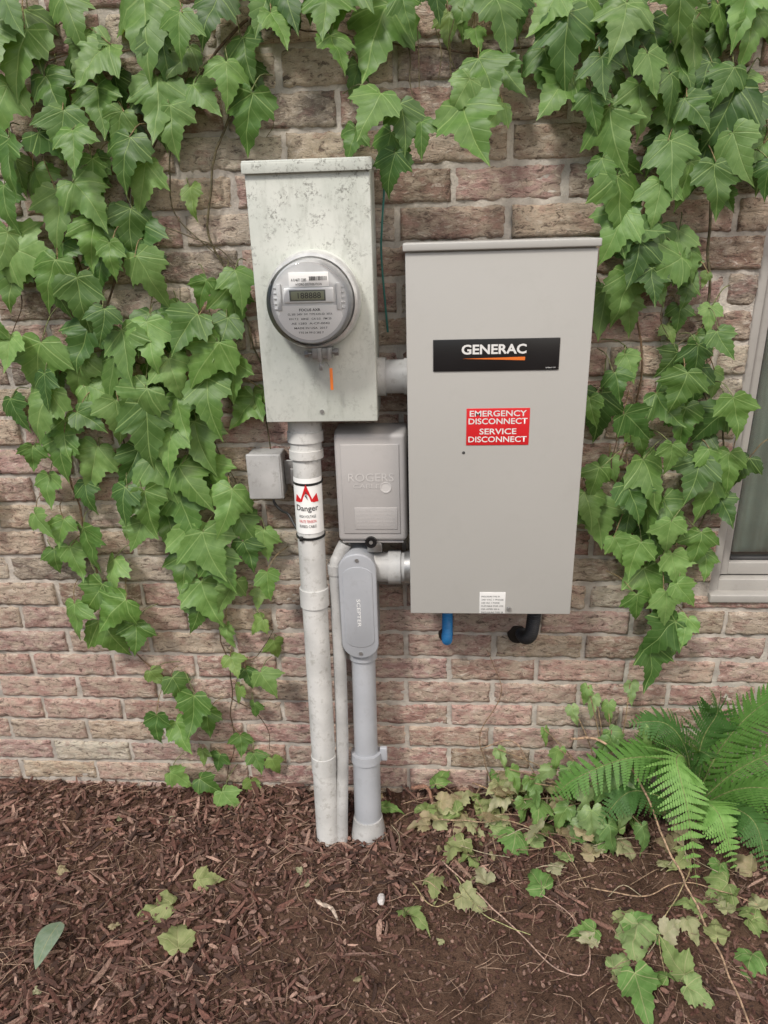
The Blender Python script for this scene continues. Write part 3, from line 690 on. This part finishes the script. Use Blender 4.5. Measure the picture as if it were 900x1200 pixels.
text('display_digits','188888',MX-.019,MX+.022,MZ+.0085,MZ+.0185,yf-.0058,m_ink,ms_,bold=.004)
for sx in(-1,1):
    box('face_rib_%d'%sx,MX+sx*.053-.004,MX+sx*.053+.004,yf-.004,yf,MZ-.012,MZ+.034,m_inner,.0012,ms_)
    for k in range(5): box('rib_fin_%d_%d'%(sx,k),MX+sx*.060-.003,MX+sx*.060+.003,yf-.002,yf,MZ-.010+k*.009,MZ-.007+k*.009,m_inner,.0005,ms_)
prism('face_lower_label',[(MX+.062*math.cos(a),MZ-.002+.062*math.sin(a)) for a in [math.radians(q) for q in range(200,341,7)]]+[(MX+.052,MZ-.004),(MX-.052,MZ-.004)],yf-.0008,yf+.001,m_print,ms_)
rows=['FOCUS AXR','CL 200  240V  3W  TYPE AXR-SD  30TA','KH 7.2   60HZ   CA 0.5   FM 2S','AE 1283  A-CP-0042','MADE IN USA  2017','TTE 04 9913 285 7']
for i,t in enumerate(rows):
    z1=MZ-.009-i*.0080; hw=(.019 if i==0 else math.sqrt(max(.0001,.055**2-(z1-MZ+.003)**2))*.75)
    text('face_text_%d'%i,t,MX-hw,MX+hw,z1-(.0046 if i==0 else .0034),z1,yf-.0012,m_ink,ms_,bold=.02 if i==0 else .008)
m_dome,nt,b,out=new_mat('meter_glass')
gl=nt.nodes.new('ShaderNodeBsdfGlossy'); gl.inputs['Roughness'].default_value=.03
tr=nt.nodes.new('ShaderNodeBsdfTransparent'); tr.inputs[0].default_value=(.99,.99,.99,1)
ms2=nt.nodes.new('ShaderNodeMixShader'); fr=nt.nodes.new('ShaderNodeFresnel'); fr.inputs[0].default_value=1.35
nt.links.new(fr.outputs[0],ms2.inputs[0]); nt.links.new(tr.outputs[0],ms2.inputs[1]); nt.links.new(gl.outputs[0],ms2.inputs[2]); nt.links.new(ms2.outputs[0],out.inputs[0])
prof=[(.0765,-.160),(.0755,-.175),(.0750,-.205)]+[(.0750-.010*(1-math.cos(a)),-.205-.013*math.sin(a)) for a in [math.radians(q) for q in range(15,91,15)]]+[(.050,-.2190),(.03,-.2197),(.001,-.220)]
lathe('glass_cover',MX,MZ,prof,m_dome,ms_,64,60)
box('ring_latch',MX-.008,MX+.030,-.163,-.133,MZ-.104,MZ-.083,m_galv,.002,ms_)
box('latch_ear',MX+.004,MX+.012,-.170,-.133,MZ-.108,MZ-.082,m_galv,.001,ms_)
box('latch_ear_b',MX+.022,MX+.028,-.170,-.133,MZ-.106,MZ-.082,m_galv,.001,ms_)
pipe('latch_screw',[(MX-.018,-.155,MZ-.095),(MX+.040,-.155,MZ-.092)],.0042,m_galv,ms_,10)
pipe('latch_bolt_head',[(MX+.034,-.155,MZ-.0925),(MX+.042,-.155,MZ-.092)],.0075,m_galv,ms_,6)
pipe('latch_bolt_head_b',[(MX-.022,-.155,MZ-.0955),(MX-.015,-.155,MZ-.095)],.0068,m_galv,ms_,6)
pipe('seal_wire',smoothpath([(MX+.008,-.168,MZ-.10),(MX+.010,-.170,MZ-.118),(MX+.018,-.160,MZ-.11),(MX+.026,-.158,MZ-.125)],5),.0008,m_galv,ms_,5)
box('seal_body',MX+.006,MX+.012,-.172,-.166,MZ-.124,MZ-.112,m_galv,.001,ms_)
m_tag=simple('orange_seal_tag',(.85,.22,.04),.4,var=.05,bump=0)
box('seal_tag',MX+.0235,MX+.0290,-.160,-.157,MZ-.163,MZ-.122,m_tag,.0006,ms_)
pipe('cover_screw',[(MX,-.1305,1.066),(MX,-.134,1.066)],.004,m_galv,ms_,12)
m_teal=simple('green_wire_jacket',(.03,.16,.14),.5,bump=0)
pipe('ground_wire',smoothpath([(-.085,-.03,1.53),(-.088,-.05,1.46),(-.094,-.045,1.40),(-.098,-.02,1.34),(-.09,-.01,1.2)],8),.0022,m_teal,ms_,6)

# conduits
m_pvc=simple('weathered_pvc',(.58,.58,.56),.55,var=.12,vscale=14,bump=.25,bscale=250,grime=.6,grimecol=(.25,.24,.21))
m_pvc2=simple('grey_pvc',(.37,.385,.41),.42,var=.06,vscale=9,bump=.06,grime=.15)
m_pvc3=simple('old_grey_conduit',(.44,.44,.43),.45,var=.12,vscale=15,bump=.1,grime=.4)
c1_=empty('conduit_between_boxes')
pipe('pipe',[(-.112,-.065,1.12),(-.040,-.065,1.12)],.0335,m_pvc3,c1_); pipe('collar',[(-.112,-.065,1.12),(-.092,-.065,1.12)],.038,m_pvc3,c1_); pipe('bushing',[(-.056,-.065,1.12),(-.04,-.065,1.12)],.036,m_pvc3,c1_)
c2_=empty('service_conduit')
cx=-.2635
def py(z): return -.068-.075*(1-max(-.1,z)/1.04)
prof=[(1.05,.035),(1.012,.035),(1.0115,.0375),(.990,.0375),(.9895,.033),(.973,.033),(.9725,.0360),(.955,.0360),(.9545,.0298),(.92,.0298),(.6605,.0290),(.660,.0325),(.618,.0325),(.6175,.0285),(.2255,.0283),(.225,.0300),(.18,.0300),(.1795,.0283),(-.08,.0283)]
pipe('pipe',[(cx,py(z),z) for z,r in prof],[r for z,r in prof],m_pvc,c2_,36,25)
for z in (.905,.785):
    pipe('cable_tie_%d'%int(z*1000),[(cx,py(z),z+.0025),(cx,py(z),z-.0025)],.0318,m_black,c2_,36)
box('tie_head',cx-.02,cx-.012,py(.785)-.033,py(.785)-.024,.781,.790,m_black,.001,c2_)
v=[];f=[];n=24; zA,zB=.797,.918; r=.0308
for i in range(n+1):
    a=math.radians(-75+150*i/n)
    for z in (zA,zB): v.append((cx+r*math.sin(a),py(z)-r*math.cos(a),z))
for i in range(n): f.append((2*i,2*i+2,2*i+3,2*i+1))
me=bpy.data.meshes.new('danger_label'); me.from_pydata(v,[],f); me.materials.append(m_print); me.polygons.foreach_set('use_smooth',[True]*n)
dl=link(bpy.data.objects.new('danger_label',me),c2_)
def wraptext(nm,body,hw,z0,z1,mat,bold=0,dx=0):
    text(nm,body,cx-hw+dx,cx+hw+dx,z0,z1,0,mat,c2_,bold=bold,wrap=(cx,py((z0+z1)/2),r+.0010))
wraptext('label_danger','Danger',.025,.844,.861,m_ink,.008)
for i,t in enumerate(['HIGH VOLTAGE','HAUTE TENSION','BURIED CABLE']): wraptext('label_small_%d'%i,t,.019,.833-i*.011,.8395-i*.011,m_red if i==1 else m_ink)
def wrapped_poly(nm,pts,mat,off):
    vv=[(cx+(r+off)*math.sin((p[0])/r),py(p[1])-(r+off)*math.cos((p[0])/r),p[1]) for p in pts]
    me=bpy.data.meshes.new(nm); me.from_pydata(vv,[],[tuple(range(len(vv)))]); me.materials.append(mat); link(bpy.data.objects.new(nm,me),c2_)
wrapped_poly('label_symbol',[(-.014,.868),(.014,.868),(.0,.907)],m_red,.0018)
wrapped_poly('label_symbol_bolt',[(-.002,.893),(.003,.886),(.0005,.886),(.003,.873),(-.003,.883),(0,.884)],m_ink,.0028)
wrapped_poly('label_mark_a',[(-.026,.867),(-.014,.867),(-.012,.874),(-.022,.884)],m_red,.0014)
wrapped_poly('label_mark_b',[(.014,.867),(.026,.867),(.022,.886),(.012,.874)],m_red,.0014)

c3_=empty('telecom_cable_conduit')
pipe('pipe',smoothpath([(-.192,-.070,.755),(-.206,-.078,.728),(-.2145,-.085,.69),(-.2150,-.095,.5),(-.2180,-.115,.25),(-.2260,-.14,.05),(-.230,-.150,-.07)],8),.0150,m_pvc3,c3_,20)
pipe('cut_end',[(-.2145,-.085,.712),(-.2145,-.085,.690)],.0178,m_pvc3,c3_,20)

c4_=empty('conduit_body_with_riser')
bx=-.1635; hw=.0415; zt,zb=.748,.486
def stadium(hw,zt,zb,rc=None,n=12):
    rc=rc or hw; P=[]
    for k in range(n+1): a=math.pi*k/n; P.append((bx+hw*math.cos(a),zt-rc+rc*math.sin(a)))
    for k in range(n+1): a=math.pi+math.pi*k/n; P.append((bx+hw*math.cos(a),zb+rc+rc*math.sin(a)))
    return P
prism('body',stadium(hw-.002,zt-.002,zb+.002,.036),-.104,-.03,m_pvc2,c4_)
prism('cover',stadium(hw,zt,zb,.038),-.112,-.104,m_pvc2,c4_,.003)
prism('cover_panel',stadium(hw-.009,zt-.030,zb+.030,.02),-.1135,-.111,m_pvc2,c4_,.001)
for z in (zt-.014,zb+.014): pipe('screw_%d'%int(z*1000),[(bx,-.111,z),(bx,-.1145,z)],.0042,m_galv,c4_,14)
text('cover_mark','SCEPTER',bx-.004,bx+.004,.57,.64,-.1142,m_print,c4_,vertical=True)
def qy(z): return -.066-.055*(1-z/.48)
prof=[(.50,.0285),(.212,.0285),(.2115,.0365),(.190,.0375),(.1895,.0335),(-.05,.0335),(-.09,.0335)]
pipe('riser',[(bx,qy(z),z) for z,rr in prof],[rr for z,rr in prof],m_pvc2,c4_,36,25)
pipe('riser_socket',[(bx,-.066,.49),(bx,-.069,.463)],.0335,m_pvc2,c4_,36)
box('collar_ear',bx+.034,bx+.052,qy(.2)-.006,qy(.2)+.006,.188,.226,m_pvc2,.003,c4_)
pipe('boot',[(bx,qy(.01),.03),(bx,qy(-.02),-.03)],[.036,.045],m_pvc3,c4_)
pipe('side_pipe',[(-.13,-.065,.696),(-.04,-.065,.696)],.0335,m_pvc3,c4_)
pipe('side_collar',[(-.098,-.065,.696),(-.070,-.065,.696)],.0375,m_pvc3,c4_)
pipe('side_hub',[(-.062,-.065,.696),(-.042,-.065,.696)],.0360,m_galv,c4_)

# ---------------------------------------------------------------- cable TV box
m_tv=simple('telecom_box_plastic',(.42,.405,.395),.5,var=.05,vscale=6,bump=.15,bscale=500,grime=.1)
m_tv2=simple('telecom_box_emboss',(.57,.555,.54),.5,var=.03,bump=0)
tb=empty('cable_junction_box')
tx0,tx1,tz0,tz1=-.205,-.052,.768,1.012
box('base',tx0+.002,tx1-.002,-.05,-.002,tz0+.002,tz1-.002,m_tv,.006,tb)
box('lid',tx0,tx1,-.095,-.045,tz0,tz1,m_tv,.008,tb,5,.004)
box('lid_panel',tx0+.016,tx1-.016,-.0972,-.094,tz0+.022,tz1-.024,m_tv,.0015,tb)
text('emboss_name','ROGERS',tx0+.030,tx1-.028,.908,.926,-.0982,m_tv2,tb,bold=.0)
text('emboss_cable','CABLE',tx0+.040,tx1-.058,.893,.903,-.0982,m_tv2,tb)
v=lathe('emboss_ring',tx1-.045,.895,[(.012,-.0975),(.012,-.0985),(.010,-.0985),(.010,-.0974)],m_tv2,tb,24)
box('lid_recess',tx0+.040,tx1-.022,-.0985,-.096,.800,.850,m_tv,.001,tb)
for i in range(5): text('lid_note_%d'%i,['SERVICE INTERRUPTION','DO NOT OPEN THIS BOX','CALL CUSTOMER SERVICE','NO TAMPERING','INTERRUPTION DE SERVICE'][i],tx0+.045,tx1-.027,.841-i*.008,.8445-i*.008,-.0990,m_tv2,tb)
box('hinge_lip',tx0+.010,tx1-.010,-.088,-.05,tz0-.004,tz0+.002,m_tv,.002,tb)
pipe('lock_barrel',[(-.132,-.07,.771),(-.132,-.100,.771)],.0125,m_black,tb,24)
lathe('lock_ring',-.132,.771,[(.0125,-.099),(.0125,-.1025),(.008,-.1025),(.0075,-.1005),(.001,-.1005)],m_blackm,tb,24)
lathe('lock_core',-.132,.771,[(.004,-.101),(.004,-.103),(.001,-.103)],m_galv,tb,16)
box('hasp',-.142,-.110,-.085,-.05,.740,.762,m_galv,.002,tb)

sb_=empty('small_junction_box')
box('body',-.397,-.324,-.050,-.001,.856,.955,m_pvc3,.004,sb_)
box('lid',-.399,-.322,-.058,-.048,.854,.957,m_pvc3,.004,sb_)
box('lid_rib',-.330,-.326,-.060,-.05,.858,.953,m_pvc3,.001,sb_)
box('strap',-.322,-.29,-.03,-.024,.880,.935,m_galv,.001,sb_)
box('strap_clamp',-.300,-.290,-.075,-.026,.892,.93,m_galv,.001,sb_)
pipe('cable',smoothpath([(-.352,-.03,.858),(-.350,-.035,.838),(-.335,-.045,.825),(-.315,-.06,.82),(-.300,-.075,.80),(-.285,-.09,.785)],6),.003,m_black,sb_,8)
